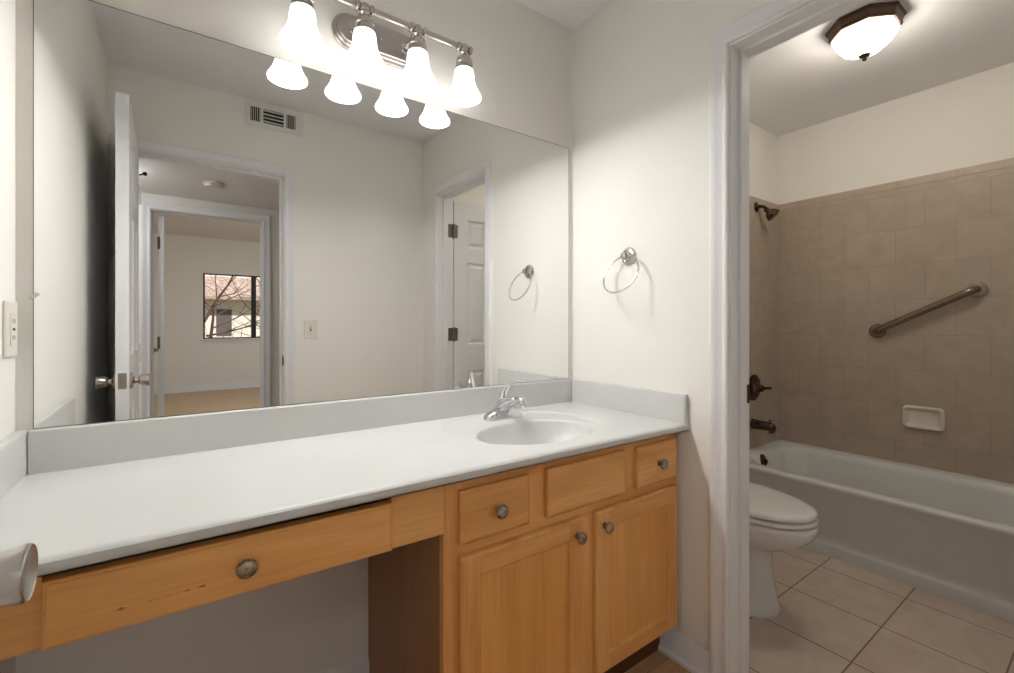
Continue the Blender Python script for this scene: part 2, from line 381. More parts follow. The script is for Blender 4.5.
# ------------------------------------------------------------------ six panel doors
def panel_door(name, w_, h_, t_, label, cat='door'):
    """local: hinge edge at x=0, opens along +x, faces at y=0 and y=t_"""
    st, mul = .108*w_/.61, .095*w_/.61
    pw = (w_-2*st-mul)/2; s = h_/2.0
    zr = [(.23*s, .82*s), (1.005*s, 1.58*s), (1.685*s, 1.88*s)]
    b = MB(); rec = .006
    b.box(0, st, 0, t_, 0, h_); b.box(w_-st, w_, 0, t_, 0, h_)
    zz = [0]+[q for r in zr for q in r]+[h_]
    for i in range(0, len(zz), 2): b.box(st, w_-st, 0, t_, zz[i], zz[i+1])
    for (a, c) in zr:
        b.box(st+pw, st+pw+mul, 0, t_, a, c)
        for x0 in (st, st+pw+mul):
            x1 = x0+pw
            for y, sg in ((0, 1), (t_, -1)):
                def rect(m_, d): return [(x0+m_, y+sg*d, a+m_), (x1-m_, y+sg*d, a+m_), (x1-m_, y+sg*d, c-m_), (x0+m_, y+sg*d, c-m_)]
                rr = [rect(0, 0), rect(.008, .013), rect(.018, .013), rect(.036, .003)]
                vs = [p for r in rr for p in r]; fs = []
                for i in range(3):
                    for k in range(4): fs.append((i*4+k, i*4+(k+1) % 4, i*4+4+(k+1) % 4, i*4+4+k))
                fs.append((12, 13, 14, 15)); b.add(vs, fs)
    t = thing(name, (0, 0, 0), label, cat)
    obj('door_slab', b, M['door'], t, local=True, smooth=20)
    return t
def door_knob(parent, x, z, t_, m=None, sides=(-1, 1)):
    m = m or M['nickel']
    for sg in sides:
        y = 0 if sg < 0 else t_
        mt = rot_to((0, sg, 0), (x, y, z))
        k = obj('knob', MB().lathe([(0, .000), (.031, .0), (.032, .004), (.028, .009), (.016, .012), (.0125, .014), (.0108, .018), (.0108, .025), (.013, .026), (.0190, .0285), (.0210, .032), (.0232, .050), (.0247, .0570), (.0243, .0590), (.0232, .0598), (.0212, .0590), (0, .0580)], 44, mt), m, parent, local=True, smooth=40)
def hinge_mb(x, z, y, h=.089, r=.0065, plate=None):
    b = MB().lathe([(0, -h/2-.004), (r*.6, -h/2-.003), (r, -h/2), (r, h/2), (r*.6, h/2+.003), (0, h/2+.004)], 14, Matrix.Translation((x, y, z)))
    return b
# entry door: hinged on the left jamb, swung back beside the left wall
ed = panel_door('door_1', .71, 2.020, .040, 'white six panel entry door swung open beside the left wall, seen in the mirror')
ed['kind'] = 'structure'
# local +x must run along +y of the room, face y=0 is the room side (+x) when rotated by 90 deg
ang = math.radians(90-1.3)
ed.rotation_euler = (0, 0, ang); ed.location = (EX0+.047, YE+.004, .008)
door_knob(ed, .71-.060, .922, .040)
obj('latch_plate', MB().box(.709, .7112, .007, .033, .897, .957).box(.709, .7135, .0125, .0275, .915, .939), M['steel'], ed, local=True, bevel=.0005)
for z in (.25, 1.0, 1.80):
    obj('hinge', hinge_mb(.0, z, -.004).box(0, .03, -.0015, .002, z-.0445, z+.0445), M['trim'], ed, local=True)
obj('hinge_pin_stop', MB().tube([(0, -.004, 1.902), (0.016, -.020, 1.906)], .004, 10).lathe([(0, 0), (.009, .001), (.010, .012), (0, .014)], 14, rot_to((.6, -.8, .1), (.016, -.020, 1.906))), M['rubber'], ed, local=True)
# tub room door: hinged at the near jamb, opened into the tub room
td = panel_door('door_2', .60, 1.995, .035, 'white six panel door opened into the tub room, seen in the mirror')
td['kind'] = 'structure'; td.location = (XW+WT+.016, DY0-.036, .008); td.rotation_euler = (0, 0, math.radians(0.5))
door_knob(td, .60-.06, .915, .035, M['bronze'])
for z in (.25, 1.075, 1.785):
    hb = MB().lathe([(0, -.05), (.006, -.049), (.009, -.0445), (.009, .0445), (.006, .049), (0, .05)], 14, Matrix.Translation((-.002, .040, z)))
    hb.box(-.046, -.002, .0345, .038, z-.0445, z+.0445).box(-.002, .028, .0335, .037, z-.0445, z+.0445)
    obj('hinge', hb, M['hinge'], td, local=True)
# bedroom door: opened into the bedroom
bd = panel_door('door_3', .70, 2.0, .035, 'white six panel bedroom door standing open beyond the hall, seen in the mirror')
bd['kind'] = 'structure'; bd.location = (BX0+.036, HY-WT-.004, .008); bd.rotation_euler = (0, 0, math.radians(-90))
bd.rotation_euler = (0, 0, math.radians(-91.2))
door_knob(bd, .64, .915, .035, sides=(-1,))
for z in (.25, 1.0, 1.78):
    obj('hinge', MB().lathe([(0, -.05), (.009, -.0445), (.009, .0445), (0, .05)], 12, Matrix.Translation((-.004, .004, z))).box(-.035, 0, -.001, .002, z-.0445, z+.0445), M['hinge'], bd, local=True)

# ------------------------------------------------------------------ vanity cabinet
YF, YD = -.520, -.539      # face frame front, door front
def slab_front(x0, x1, z0, z1, yb, yf, edge=.012, lip=.006):
    """drawer front: slab with a stepped, routed edge"""
    def r(m_, y): return [(x0+m_, y, z0+m_), (x1-m_, y, z0+m_), (x1-m_, y, z1-m_), (x0+m_, y, z1-m_)]
    return MB().loft([r(0, yb), r(0, yf+lip), r(.002, yf+lip-.002), r(edge*.55, yf+.0015), r(edge*.7, yf+.0003), r(edge, yf)])
def panel_front(x0, x1, z0, z1, fw):
    b = MB()
    def r(m_, y): return [(x0+m_, y, z0+m_), (x1-m_, y, z0+m_), (x1-m_, y, z1-m_), (x0+m_, y, z1-m_)]
    rings = [r(0, YF-.001), r(0, YD+.005), r(.005, YD), r(fw-.006, YD), r(fw-.003, YD+.002), r(fw, YD+.009), r(fw+.0005, YD+.009)]
    return b.loft(rings, cap1=False)
vc = thing('vanity_cabinet', ((.785+1.677)/2, -.26, 0), 'honey maple vanity cabinet with two doors under the sink', 'cabinet')
ZT = ZC-.0256
CX0, CX1 = .785, 1.6775
b = MB(); b.box(CX0, CX0+.016, YF+.019, -.003, 0, ZT)
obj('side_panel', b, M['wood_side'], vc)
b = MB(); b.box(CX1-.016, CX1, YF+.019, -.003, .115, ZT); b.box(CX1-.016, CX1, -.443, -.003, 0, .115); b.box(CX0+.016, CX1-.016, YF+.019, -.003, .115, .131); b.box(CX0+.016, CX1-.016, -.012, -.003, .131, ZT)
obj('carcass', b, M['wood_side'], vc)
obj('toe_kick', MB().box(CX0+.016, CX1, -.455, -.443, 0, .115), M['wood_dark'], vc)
# face frame: upright stiles one grain, rails another, butted not overlapping
ZB = .128
for q in ((CX0, CX0+.046, 0, ZT), (CX1-.030, CX1, ZB, ZT), (1.018, 1.093, .645, .755), (1.389, 1.462, .645, .755), (1.205, 1.280, .160, .598)):
    obj('face_frame_stile', MB().box(q[0], q[1], YF, YF+.019, q[2], q[3]), M['wood_z'], vc)
for za, zb in ((.755, ZT), (.598, .645), (ZB, .160)):
    obj('face_frame_rail', MB().box(CX0+.046, CX1-.030, YF, YF+.019, za, zb), M['wood_x'], vc)

def cab_knob(parent, x, z, y):
    """fluted round knob on a short stem, facing the room"""
    mt = rot_to((0, -1, 0), (x, y, z))
    k = MB().lathe([(0, 0), (.009, .0), (.0095, .002), (.006, .004), (.005, .012), (.0065, .015)], 24, mt)
    k.lathe([(0, .014), (.0125, .0145), (.0158, .017), (.0166, .0195), (.0158, .0225), (.0135, .0250), (.0105, .0268)], 160, mt, flute=(20, .045))
    k.lathe([(.0105, .0266), (.0085, .0274), (.004, .0280), (0, .0281)], 32, mt)
    return obj('knob', k, M['knob'], parent, smooth=50)
for x0, x1, z0, z1 in ((.822, 1.025, .638, .764), (1.455, 1.660, .636, .765)):
    d = obj('drawer', slab_front(x0, x1, z0, z1, YF-.001, YD), M['wood_x'], vc, smooth=20)
    cab_knob(d, (x0+x1)/2, (z0+z1)/2, YD)
obj('false_front', slab_front(1.086, 1.396, .636, .766, YF-.001, YD), M['wood_x'], vc, smooth=20)
for x0, x1, z0, z1, kx in ((.822, 1.216, .133, .609, 1.190), (1.268, 1.660, .133, .608, 1.300)):
    fw = .056
    d = obj('door', panel_front(x0, x1, z0, z1, fw), M['wood_z'], vc, smooth=20)
    obj('panel', MB().box(x0+fw-.004, x1-fw+.004, YD+.0085, YD+.013, z0+fw-.004, z1-fw+.004), M['wood_panel'], d)
    # rail facings give the rails their sideways grain
    for (a, c) in ((z0+.006, z0+fw-.007), (z1-fw+.007, z1-.006)):
        obj('rail', MB().box(x0+fw, x1-fw, YD-.0003, YD+.004, a, c), M['wood_x'], d)
    cab_knob(d, kx, .565, YD)

# knee space drawer unit
ap = thing('vanity_desk_drawer', ((.0+.785)/2, -.26, .672), 'honey maple drawer and rail spanning the open knee space', 'drawer')
AZ0, AZ1 = .672, ZT
YA = -.5215
def skew(mb):
    mb.v = [(x, y+(.785-x)*.026 if y < -.4 else y, z) for x, y, z in mb.v]; return mb
b = MB(); b.box(.0, .132, YA, YA+.019, AZ0, AZ1); b.box(.662, .785, YA, YA+.019, AZ0, AZ1); b.box(.132, .662, YA, YA+.019, AZ0, AZ0+.014)
obj('apron_rail', skew(b), M['wood_x'], ap)
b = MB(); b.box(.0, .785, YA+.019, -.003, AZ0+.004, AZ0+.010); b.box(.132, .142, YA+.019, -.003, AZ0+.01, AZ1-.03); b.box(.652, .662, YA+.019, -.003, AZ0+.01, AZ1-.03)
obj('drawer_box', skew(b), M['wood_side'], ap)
d = obj('drawer_front', skew(slab_front(.1335, .6605, AZ0+.001, .773, YA+.012, YA-.013, edge=.008, lip=.004)), M['wood_drawer'], ap, smooth=20)
cab_knob(d, .392, .725, YA-.012+(.785-.392)*.026)

# ------------------------------------------------------------------ countertop with integral basin
vt = thing('vanity_countertop', (XW/2, -.28, ZC-.026), 'long white cultured marble countertop with moulded oval basin', 'countertop')
BXc, BYc, RX, RY = 1.208, -.338, .202, .148
OXc, OYc, ORX, ORY = 1.212, -.258, .272, .238
def sst(a, b_, x):
    t = max(0, min(1, (x-a)/(b_-a))); return t*t*(3-2*t)
def top_z(x, y):
    z = ZC
    ro = math.hypot((x-OXc)/ORX, (y-OYc)/ORY)
    z -= .0038*(1-sst(.93, 1.0, ro))
    rb = math.hypot((x-BXc)/RX, (y-BYc)/RY)
    if rb < 1.10:
        z -= .008*(1-sst(.90, 1.10, rb))
        if rb < 1: z -= .125*(1-rb**2.4)**.88
    return z
nx, ny = 0, 0
xs = [0.0+.95*i/14 for i in range(14)] + [.90+ (1.50-.90)*i/170 for i in range(171)] + [1.50+(XW-1.50)*(i+1)/5 for i in range(5)]
xs = sorted(set(round(v, 5) for v in xs if v <= XW))
ys = [-.559+.012*i/4 for i in range(4)] + [-.547+(.547)*i/150 for i in range(151)]
vs = []; fs = []
YFr = -.559
def fs_(x, y): return y*(1 + (-.016+.020*x/XW)/.559) if y < -.52 else y*(1 + (y/-.52)**4*(-.016+.020*x/XW)/.559)
for j, y in enumerate(ys):
    for i, x in enumerate(xs):
        z = top_z(x, y)
        if y < -.547: z -= .006*(((-.547-y)/.012)**2.2)
        vs.append((x, fs_(x, y), z))
n_ = len(xs)
for j in range(len(ys)-1):
    for i in range(n_-1):
        fs.append((j*n_+i, j*n_+i+1, (j+1)*n_+i+1, (j+1)*n_+i))
o_ = len(vs)
lips = ((.012, 0.0), (.020, .001), (.0250, .006))
for dz, dy in lips:
    for x in xs: vs.append((x, fs_(x, YFr)+dy, ZC-dz))
for r in range(3):
    for i in range(n_-1):
        a = i if r == 0 else o_+(r-1)*n_+i; c = o_+r*n_+i
        fs.append((a, c, c+1, a+1))
u_ = len(vs)
for j, y in enumerate(ys):
    for x in xs: vs.append((x, fs_(x, y) if j else fs_(x, YFr)+.0062, min(ZC-.0251, top_z(x, y)-.012)))
for j in range(len(ys)-1):
    for i in range(n_-1):
        fs.append((u_+j*n_+i, u_+(j+1)*n_+i, u_+(j+1)*n_+i+1, u_+j*n_+i+1))
for i in range(n_-1):
    fs.append((o_+2*n_+i, u_+i, u_+i+1, o_+2*n_+i+1))
    q = (len(ys)-1)*n_+i; fs.append((q, q+1, u_+q+1, u_+q))
for i in (0, n_-1):
    for j in range(len(ys)-1): fs.append((j*n_+i, (j+1)*n_+i, u_+(j+1)*n_+i, u_+j*n_+i))
    fs.append((i, u_+i, o_+2*n_+i, o_+n_+i, o_+i))
obj('worktop', MB().add(vs, fs), M['marble'], vt, smooth=40)
def splash(x0, x1, y0, y1): return MB().box(x0, x1, y0, y1, ZC-.003, ZS)
obj('backsplash', splash(.0215, XW-.0215, -.020, -.0005), M['marble'], vt, bevel=.004, seg=3)
obj('side_splash', splash(.0005, .0208, -.545, -.0005), M['marble'], vt, bevel=.004, seg=3)
obj('side_splash', MB().box(XW-.0208, XW-.0005, -.560, -.0005, ZC-.003, ZS), M['marble'], vt, bevel=.004, seg=3)
obj('drain', MB().lathe([(0, 0), (.020, .0), (.021, .002), (.016, .003), (.012, .001), (0, .0015)], 32, Matrix.Translation((BXc, BYc, top_z(BXc, BYc)+.001))), M['chrome'], vt)

# ------------------------------------------------------------------ faucet
FX, FY, FZ = 1.236, -.118, ZC-.0036
fa = thing('faucet', (FX, FY, FZ), 'chrome single lever faucet behind the oval basin', 'faucet')
def stad(hw, r, z, n=14, cx=FX, cy=FY):
    out = []
    for k in range(n+1): a = -PI/2+PI*k/n; out.append((cx+hw+r*math.cos(a), cy+r*math.sin(a), z))
    for k in range(n+1): a = PI/2+PI*k/n; out.append((cx-hw+r*math.cos(a), cy+r*math.sin(a), z))
    return out
obj('base', MB().loft([stad(.052, .029, FZ), stad(.052, .029, FZ+.008), stad(.051, .027, FZ+.014), stad(.046, .024, FZ+.022), stad(.032, .023, FZ+.030), stad(.012, .024, FZ+.038)]), M['chrome'], fa, smooth=60)
b = MB()
def ell(c, rx, rz, t, n=20):
    t = Vector(t).normalized(); u = Vector((1, 0, 0)); v = t.cross(u)
    return [tuple(Vector(c)+u*rx*math.cos(2*PI*k/n)+v*rz*math.sin(2*PI*k/n)) for k in range(n)]
b.loft([ell((FX, FY+.008, FZ+.018), .031, .026, (0, 0, 1)), ell((FX, FY+.004, FZ+.038), .027, .029, (0, -.3, 1)), ell((FX, FY-.006, FZ+.052), .024, .027, (0, -.7, .7)),
        ell((FX, FY-.036, FZ+.062), .020, .020, (0, -1, .3)), ell((FX, FY-.072, FZ+.074), .0165, .0145, (0, -1, .1)),
        ell((FX, FY-.100, FZ+.079), .0145, .0115, (0, -1, -.1)), ell((FX, FY-.114, FZ+.076), .013, .011, (0, -.6, -.7)), ell((FX, FY-.117, FZ+.068), .0115, .0115, (0, 0, -1))])
sp = obj('spout', b, M['chrome'], fa, smooth=60)
obj('aerator', MB().lathe([(0, 0), (.010, 0), (.0118, .003), (.0118, .011), (.0105, .013), (0, .013)], 24, Matrix.Translation((FX, FY-.117, FZ+.054))), M['chrome'], sp)
hd = obj('handle', MB().lathe([(.0, .040), (.0205, .042), (.0225, .050), (.0215, .060), (.018, .070), (.0115, .077), (0, .0795)], 28, Matrix.Translation((FX, FY+.004, FZ))), M['chrome'], fa, smooth=60)
lv = MB().loft([ell((FX+.000, FY+.006, FZ+.066), .016, .013, (.05, -.1, .95)), ell((FX+.002, FY+.000, FZ+.096), .014, .010, (.1, -.35, .9)), ell((FX+.009, FY-.018, FZ+.120), .0125, .0070, (.3, -.7, .6)), ell((FX+.021, FY-.042, FZ+.133), .0115, .0050, (.45, -.8, .35)), ell((FX+.031, FY-.062, FZ+.138), .0100, .0040, (.5, -.8, .12)), ell((FX+.036, FY-.072, FZ+.139), .006, .0026, (.5, -.8, .05))])
obj('lever', lv, M['chrome'], hd, smooth=60)
obj('drain_rod', MB().tube([(FX, FY+.026, FZ+.008), (FX, FY+.026, FZ+.055)], .003, 10).lathe([(0, 0), (.005, .001), (.0055, .006), (.003, .010), (0, .0105)], 14, Matrix.Translation((FX, FY+.026, FZ+.055))), M['chrome'], fa, smooth=50)

# ------------------------------------------------------------------ mirror
MX0, MX1 = .028, 1.662
mi = thing('wall_mirror', ((MX0+MX1)/2, 0, ZS), 'large frameless plate mirror above the countertop', 'mirror')
obj('glass', MB().box(MX0+.0015, MX1-.0015, -.0050, -.003, ZS+.002, ZM-.0015), M['mirror'], mi, smooth=0)
b = MB(); b.box(MX0, MX1, -.0029, -.0002, ZS+.0005, ZM); b.box(MX0, MX0+.0015, -.0052, -.003, ZS+.001, ZM); b.box(MX1-.0015, MX1, -.0052, -.003, ZS+.001, ZM); b.box(MX0, MX1, -.0052, -.003, ZM-.0015, ZM)
obj('backing', b, M['mirror_edge'], mi, smooth=0)
M['clip'] = mat('clear_clip', srgb(220, 220, 214), .2)
obj('mirror_clip', MB().tube([(MX0-.004, -.0075, 1.208), (MX0+.009, -.0085, 1.220)], [.004, .0035], 8), M['clip'], mi, bevel=.001)

# ------------------------------------------------------------------ vanity light bar
LY, LZ = -.115, 2.083
LXS = (.567, .737, .906, 1.075)
vl = thing('vanity_light', ((.567+1.075)/2, 0, 2.0), 'brushed nickel light bar with four bell shades above the mirror', 'light fixture')
PXc, PZc = .820, 2.066
def stadz(hw, r, y, n=18):
    out = []
    for k in range(n+1): a = -PI/2+PI*k/n; out.append((PXc+hw+r*math.cos(a), y, PZc+r*math.sin(a)))
    for k in range(n+1): a = PI/2+PI*k/n; out.append((PXc-hw+r*math.cos(a), y, PZc+r*math.sin(a)))
    return out
obj('backplate', MB().loft([stadz(.090, .058, -.001), stadz(.090, .058, -.006), stadz(.090, .055, -.009), stadz(.090, .0515, -.0095), stadz(.090, .0505, -.015), stadz(.090, .047, -.018), stadz(.090, .0435, -.0185), stadz(.090, .0425, -.024), stadz(.090, .040, -.026)]), M['nickel_plate'], vl, smooth=30)
obj('screw', MB().lathe([(0, 0), (.006, .0), (.005, .004), (0, .005)], 16, rot_to((0, -1, 0), (PXc, -.024, PZc))), M['nickel'], vl)
for sx in (-.085, .085):
    obj('arm', MB().lathe([(0, 0), (.020, 0), (.019, .006), (.009, .010), (.0075, .014), (.0075, .088)], 24, rot_to((0, -1, .19), (PXc+sx, -.024, PZc)), ), M['nickel'], vl, smooth=40)
b = MB(); b.lathe([(.0105, 0), (.0105, LXS[3]-LXS[0])], 24, rot_to((1, 0, 0), (LXS[0], LY, LZ)))
for x in LXS:
    b.lathe([(0, -.017), (.009, -.0145), (.0145, -.008), (.0165, 0), (.0145, .008), (.009, .0145), (0, .017)], 24, rot_to((1, 0, 0), (x, LY, LZ)))
    for dx in (-.021, .021):
        b.lathe([(0, -.007), (.0105, -.0065), (.0135, -.005), (.0155, -.001), (.0155, .001), (.0135, .005), (.0105, .0065), (0, .007)], 24, rot_to((1, 0, 0), (x+dx, LY, LZ)))
obj('crossbar', b, M['nickel'], vl, smooth=40)
M['shade'] = mat('lit_alabaster_glass', srgb(250, 250, 248), .35, emit=((1, .99, .975, 1), SHADE_E))
M['bulb'] = mat('lit_bulb', (1, 1, 1, 1), .3, emit=((1, .98, .95, 1), 3))
def socket(x):
    T = Matrix.Translation((x, LY, 0))
    so = obj('socket', MB().lathe([(0, LZ-.004), (.013, LZ-.010), (.015, LZ-.016), (.0105, LZ-.022), (.0125, LZ-.026), (.021, LZ-.030), (.0245, LZ-.036), (.0255, LZ-.043), (.0275, LZ-.045), (.0285, LZ-.052), (.0270, LZ-.054), (.0285, LZ-.058), (.0295, LZ-.074), (.0275, LZ-.077), (0, LZ-.077)], 36, T), M['nickel'], vl, smooth=40)
    zt = LZ-.0705
    prof = [(r+.0015 if z > zt-.05 else r, zt+(z-zt)*.737) for r, z in [(.0255, zt), (.029, zt-.004), (.031, zt-.016), (.0325, zt-.032), (.035, zt-.052), (.039, zt-.072), (.0445, zt-.092), (.051, zt-.108), (.0565, zt-.120), (.058, zt-.127), (.0575, zt-.132), (.055, zt-.1335), (.052, zt-.129), (.047, zt-.112), (.040, zt-.092), (.034, zt-.070), (.030, zt-.050), (.027, zt-.030), (.024, zt-.004)]]
    obj('glass_shade', MB().lathe(prof, 48, T), M['shade'], so, smooth=60)
    obj('bulb', MB().lathe([(0, zt-.095), (.010, zt-.093), (.017, zt-.087), (.020, zt-.076), (.017, zt-.062), (.012, zt-.045), (.012, zt-.012), (0, zt-.010)], 24, T), M['bulb'], so, smooth=60)
    ld = bpy.data.lights.new('bulb_light', 'POINT'); ld.energy = BULB_E; ld.shadow_soft_size = .0245; ld.color = (1, .99, .97)
    lo = bpy.data.objects.new('bulb_light', ld); C.objects.link(lo); lo.parent = so; lo.location = (x-wloc(so).x, LY-wloc(so).y, zt-.0765-wloc(so).z)
for x in LXS: socket(x)

# ------------------------------------------------------------------ towel ring
tr = thing('towel_ring', (XW, -.311, 1.41), 'chrome towel ring on the cream wall beside the mirror', 'towel ring')
mt = rot_to((-1, 0, 0), (XW-.0003, -.311, 1.410))
obj('rosette', MB().lathe([(0, 0), (.033, 0), (.0345, .003), (.0325, .007), (.0275, .0075), (.0265, .011), (.0215, .013), (.0175, .0115), (.0155, .013), (.0115, .020), (.0105, .024), (.0135, .027), (.0145, .032), (.0115, .037), (0, .039)], 36, mt), M['nickel'], tr, smooth=35)
rc = Vector((1.632, -.316, 1.339)); u = Vector((-.071, 0, -.158)).normalized(); v = Vector((0, 1, 0)); R_ = .078
obj('ring', MB().tube([rc+u*R_*math.cos(a)+v*R_*math.sin(a) for a in [2*PI*k/64 for k in range(64)]], .0036, 12, closed=True), M['chrome'], tr, smooth=60)

# ------------------------------------------------------------------ outlet, switch, vent
ou = thing('wall_outlet', (0, -.052, 1.14), 'ivory duplex outlet plate on the left wall above the counter end', 'outlet')
obj('cover_plate', MB().box(.0003, .0065, -.090, -.014, 1.081, 1.199), M['plastic'], ou, bevel=.003, seg=3)
obj('receptacle', MB().box(.006, .0085, -.069, -.035, 1.105, 1.174), M['plastic'], ou, bevel=.002)
b = MB()
for z in (1.122, 1.157):
    b.box(.008, .0088, -.060, -.057, z-.005, z+.005).box(.008, .0088, -.047, -.044, z-.004, z+.004)
b.box(.008, .0095, -.059, -.045, 1.137, 1.142)
obj('slots', b, M['dark'], ou)
sw = thing('light_switch', (.937, YE, 1.12), 'ivory toggle light switch beside the entry doorway, seen in the mirror', 'light switch')
obj('cover_plate', MB().box(.899, .976, YE+.0003, YE+.006, 1.064, 1.181), M['plastic'], sw, bevel=.003, seg=3)
obj('toggle', MB().box(.932, .942, YE+.006, YE+.018, 1.122, 1.136), M['plastic'], sw, bevel=.002)
obj('slot', MB().box(.930, .944, YE+.0058, YE+.0066, 1.110, 1.138), M['steel'], sw)
for z in (1.092, 1.153): obj('screw', MB().lathe([(0, 0), (.003, 0), (.0025, .001), (0, .0012)], 12, rot_to((0, 1, 0), (.9375, YE+.006, z))), M['steel'], sw)
ve = thing('air_vent', (.738, YE, 2.30), 'white three section air register high on the entry wall, seen in the mirror', 'vent')
VX0, VX1, VZ0, VZ1 = .582, .895, 2.292, 2.432
b = MB()
secs = [(.612, .664), (.678, .786), (.800, .852)]
b.box(VX0, VX1, YE+.0005, YE+.010, VZ0, 2.318); b.box(VX0, VX1, YE+.0005, YE+.010, 2.402, VZ1)
xx = VX0
for (a, c) in secs+[(VX1, VX1)]:
    b.box(xx, a, YE+.0005, YE+.010, 2.318, 2.402); xx = c
obj('frame', b, M['vent'], ve)
obj('backing', MB().box(.60, .86, YE+.0004, YE+.0015, 2.31, 2.41), M['dark'], ve)
for si, (a, c) in enumerate(secs):
    n = 5 if si != 1 else 4
    for k in range(n):
        t = (k+.5)/n
        if si != 1:
            x = a+(c-a)*t; sl = MB().box(x-.0012, x+.0012, YE+.0016, YE+.009, 2.3185, 2.4015)
        else:
            z = 2.318+.084*t; sl = MB().add([(a, YE+.0016, z+.006), (c, YE+.0016, z+.006), (c, YE+.009, z-.004), (a, YE+.009, z-.004), (a, YE+.0016, z+.0075), (c, YE+.0016, z+.0075), (c, YE+.009, z-.0025), (a, YE+.009, z-.0025)], [(0, 1, 2, 3), (7, 6, 5, 4), (0, 4, 5, 1), (1, 5, 6, 2), (2, 6, 7, 3), (3, 7, 4, 0)])
        obj('slat', sl, M['vent'], ve, smooth=0)
obj('lever', MB().box(.866, .870, YE+.010, YE+.020, 2.35, 2.37), M['vent'], ve)

# ------------------------------------------------------------------ bathtub
XT0 = 2.880
tb = thing('bathtub', ((XT0+TX)/2, -.76, 0), 'white alcove bathtub with plain apron in the tub room', 'bathtub')
RZ = .362
def rr(x0, x1, y0, y1, r, z, n=10):
    out = []
    for (cx, cy, a0) in ((x1-r, y1-r, 0), (x0+r, y1-r, PI/2), (x0+r, y0+r, PI), (x1-r, y0+r, 3*PI/2)):
        for k in range(n+1):
            a = a0+PI/2*k/n; out.append((cx+r*math.cos(a), cy+r*math.sin(a), z))
    return out
Y0, Y1 = YE+.003, -.013
x1 = TX-.001
rings = [rr(2.902, x1, Y0, Y1, .002, 0), rr(2.902, x1, Y0, Y1, .002, .052), rr(2.904, x1, Y0, Y1, .002, .058), rr(2.914, x1, Y0, Y1, .002, .066), rr(2.917, x1, Y0, Y1, .002, .074), rr(2.915, x1, Y0, Y1, .002, .10), rr(2.898, x1, Y0, Y1, .003, .290), rr(2.889, x1, Y0, Y1, .004, .325), rr(2.882, x1, Y0, Y1, .005, .340), rr(XT0, x1, Y0, Y1, .006, .350), rr(XT0+.004, x1, Y0, Y1, .008, .359), rr(XT0+.014, x1, Y0, Y1, .010, RZ),
         rr(2.950, 3.545, Y0+.09, Y1-.085, .13, RZ-.001), rr(2.962, 3.535, Y0+.10, Y1-.095, .13, RZ-.008), rr(2.972, 3.527, Y0+.12, Y1-.105, .13, RZ-.035),
         rr(2.990, 3.515, Y0+.19, Y1-.125, .13, .20), rr(3.010, 3.495, Y0+.28, Y1-.150, .13, .09), rr(3.05, 3.46, Y0+.35, Y1-.19, .11, .055), rr(3.12, 3.39, Y0+.45, Y1-.26, .09, .048)]
obj('basin', MB().loft(rings, cap0=False), M['tub'], tb, smooth=50)
obj('overflow_plate', MB().lathe([(0, 0), (.038, 0), (.040, .004), (.036, .010), (.014, .014), (0, .014)], 32, rot_to((0, -1, .25), (3.165, Y1-.098, .322))).box(3.158, 3.172, Y1-.128, Y1-.105, .312, .334), M['bronze'], tb, smooth=40)
# caulk bead line at tile
obj('caulk', MB().box(TX-.006, TX, Y0, Y1, RZ, RZ+.006), M['tub'], tb, bevel=.002)

# ------------------------------------------------------------------ shower trim, grab bar, soap dish
WYT = -.012
sh = thing('shower_fixture', (3.31, WYT, 1.90), 'bronze shower head on a short arm high on the tiled wall', 'shower head')
obj('flange', MB().lathe([(0, 0), (.032, 0), (.031, .004), (.019, .010), (.010, .013), (0, .013)], 28, rot_to((0, -1, 0), (3.30, WYT, 1.905))), M['bronze'], sh, smooth=40)
obj('arm', MB().tube([(3.30, WYT-.005, 1.905), (3.30, WYT-.026, 1.905), (3.30, WYT-.045, 1.898), (3.30, WYT-.060, 1.884)], .0105, 14), M['bronze'], sh, smooth=50)
obj('head', MB().lathe([(0, -.006), (.014, -.003), (.017, .005), (.014, .012), (.018, .018), (.030, .030), (.039, .046), (.042, .058), (.042, .064), (.037, .067), (0, .065)], 32, rot_to((.22, -.66, -.72), (3.304, WYT-.056, 1.880))), M['bronze'], sh, smooth=40)
va = thing('shower_valve', (3.262, WYT, .748), 'bronze round shower valve with a lever on the tiled wall', 'shower valve')
obj('escutcheon', MB().lathe([(0, 0), (.082, 0), (.083, .004), (.078, .008), (.060, .011), (.040, .013), (.030, .022), (.026, .036), (0, .036)], 44, rot_to((0, -1, 0), (3.262, WYT, .748))), M['bronze'], va, smooth=30)
obj('lever', MB().lathe([(0, .034), (.021, .035), (.023, .045), (.019, .060), (0, .063)], 28, rot_to((0, -1, 0), (3.262, WYT, .748))).tube([(3.262, WYT-.052, .748), (3.302, WYT-.060, .747), (3.345, WYT-.066, .744)], [.011, .009, .009], 14), M['bronze'], va, smooth=50)
so = thing('tub_spout', (3.262, WYT, .51), 'bronze tub spout on the tiled wall over the tub end', 'tub spout')
b = MB().loft([[(3.250+rx*math.cos(2*PI*k/24), y, z+rz*math.sin(2*PI*k/24)) for k in range(24)] for (y, z, rx, rz) in ((WYT, .518, .034, .034), (WYT-.006, .518, .032, .032), (WYT-.05, .519, .029, .029), (WYT-.095, .518, .028, .028), (WYT-.122, .515, .028, .027), (WYT-.130, .512, .025, .024))])
b.tube([(3.250, WYT-.112, .51), (3.250, WYT-.113, .482)], .017, 16)
obj('spout_body', b, M['bronze'], so, smooth=50)
obj('diverter_knob', MB().lathe([(0, 0), (.004, 0), (.004, .012), (.008, .014), (.008, .020), (0, .022)], 16, Matrix.Translation((3.250, WYT-.105, .540))), M['bronze'], so)
ga, gb = Vector((TX, -.553, 1.112)), Vector((TX, -.961, 1.330))
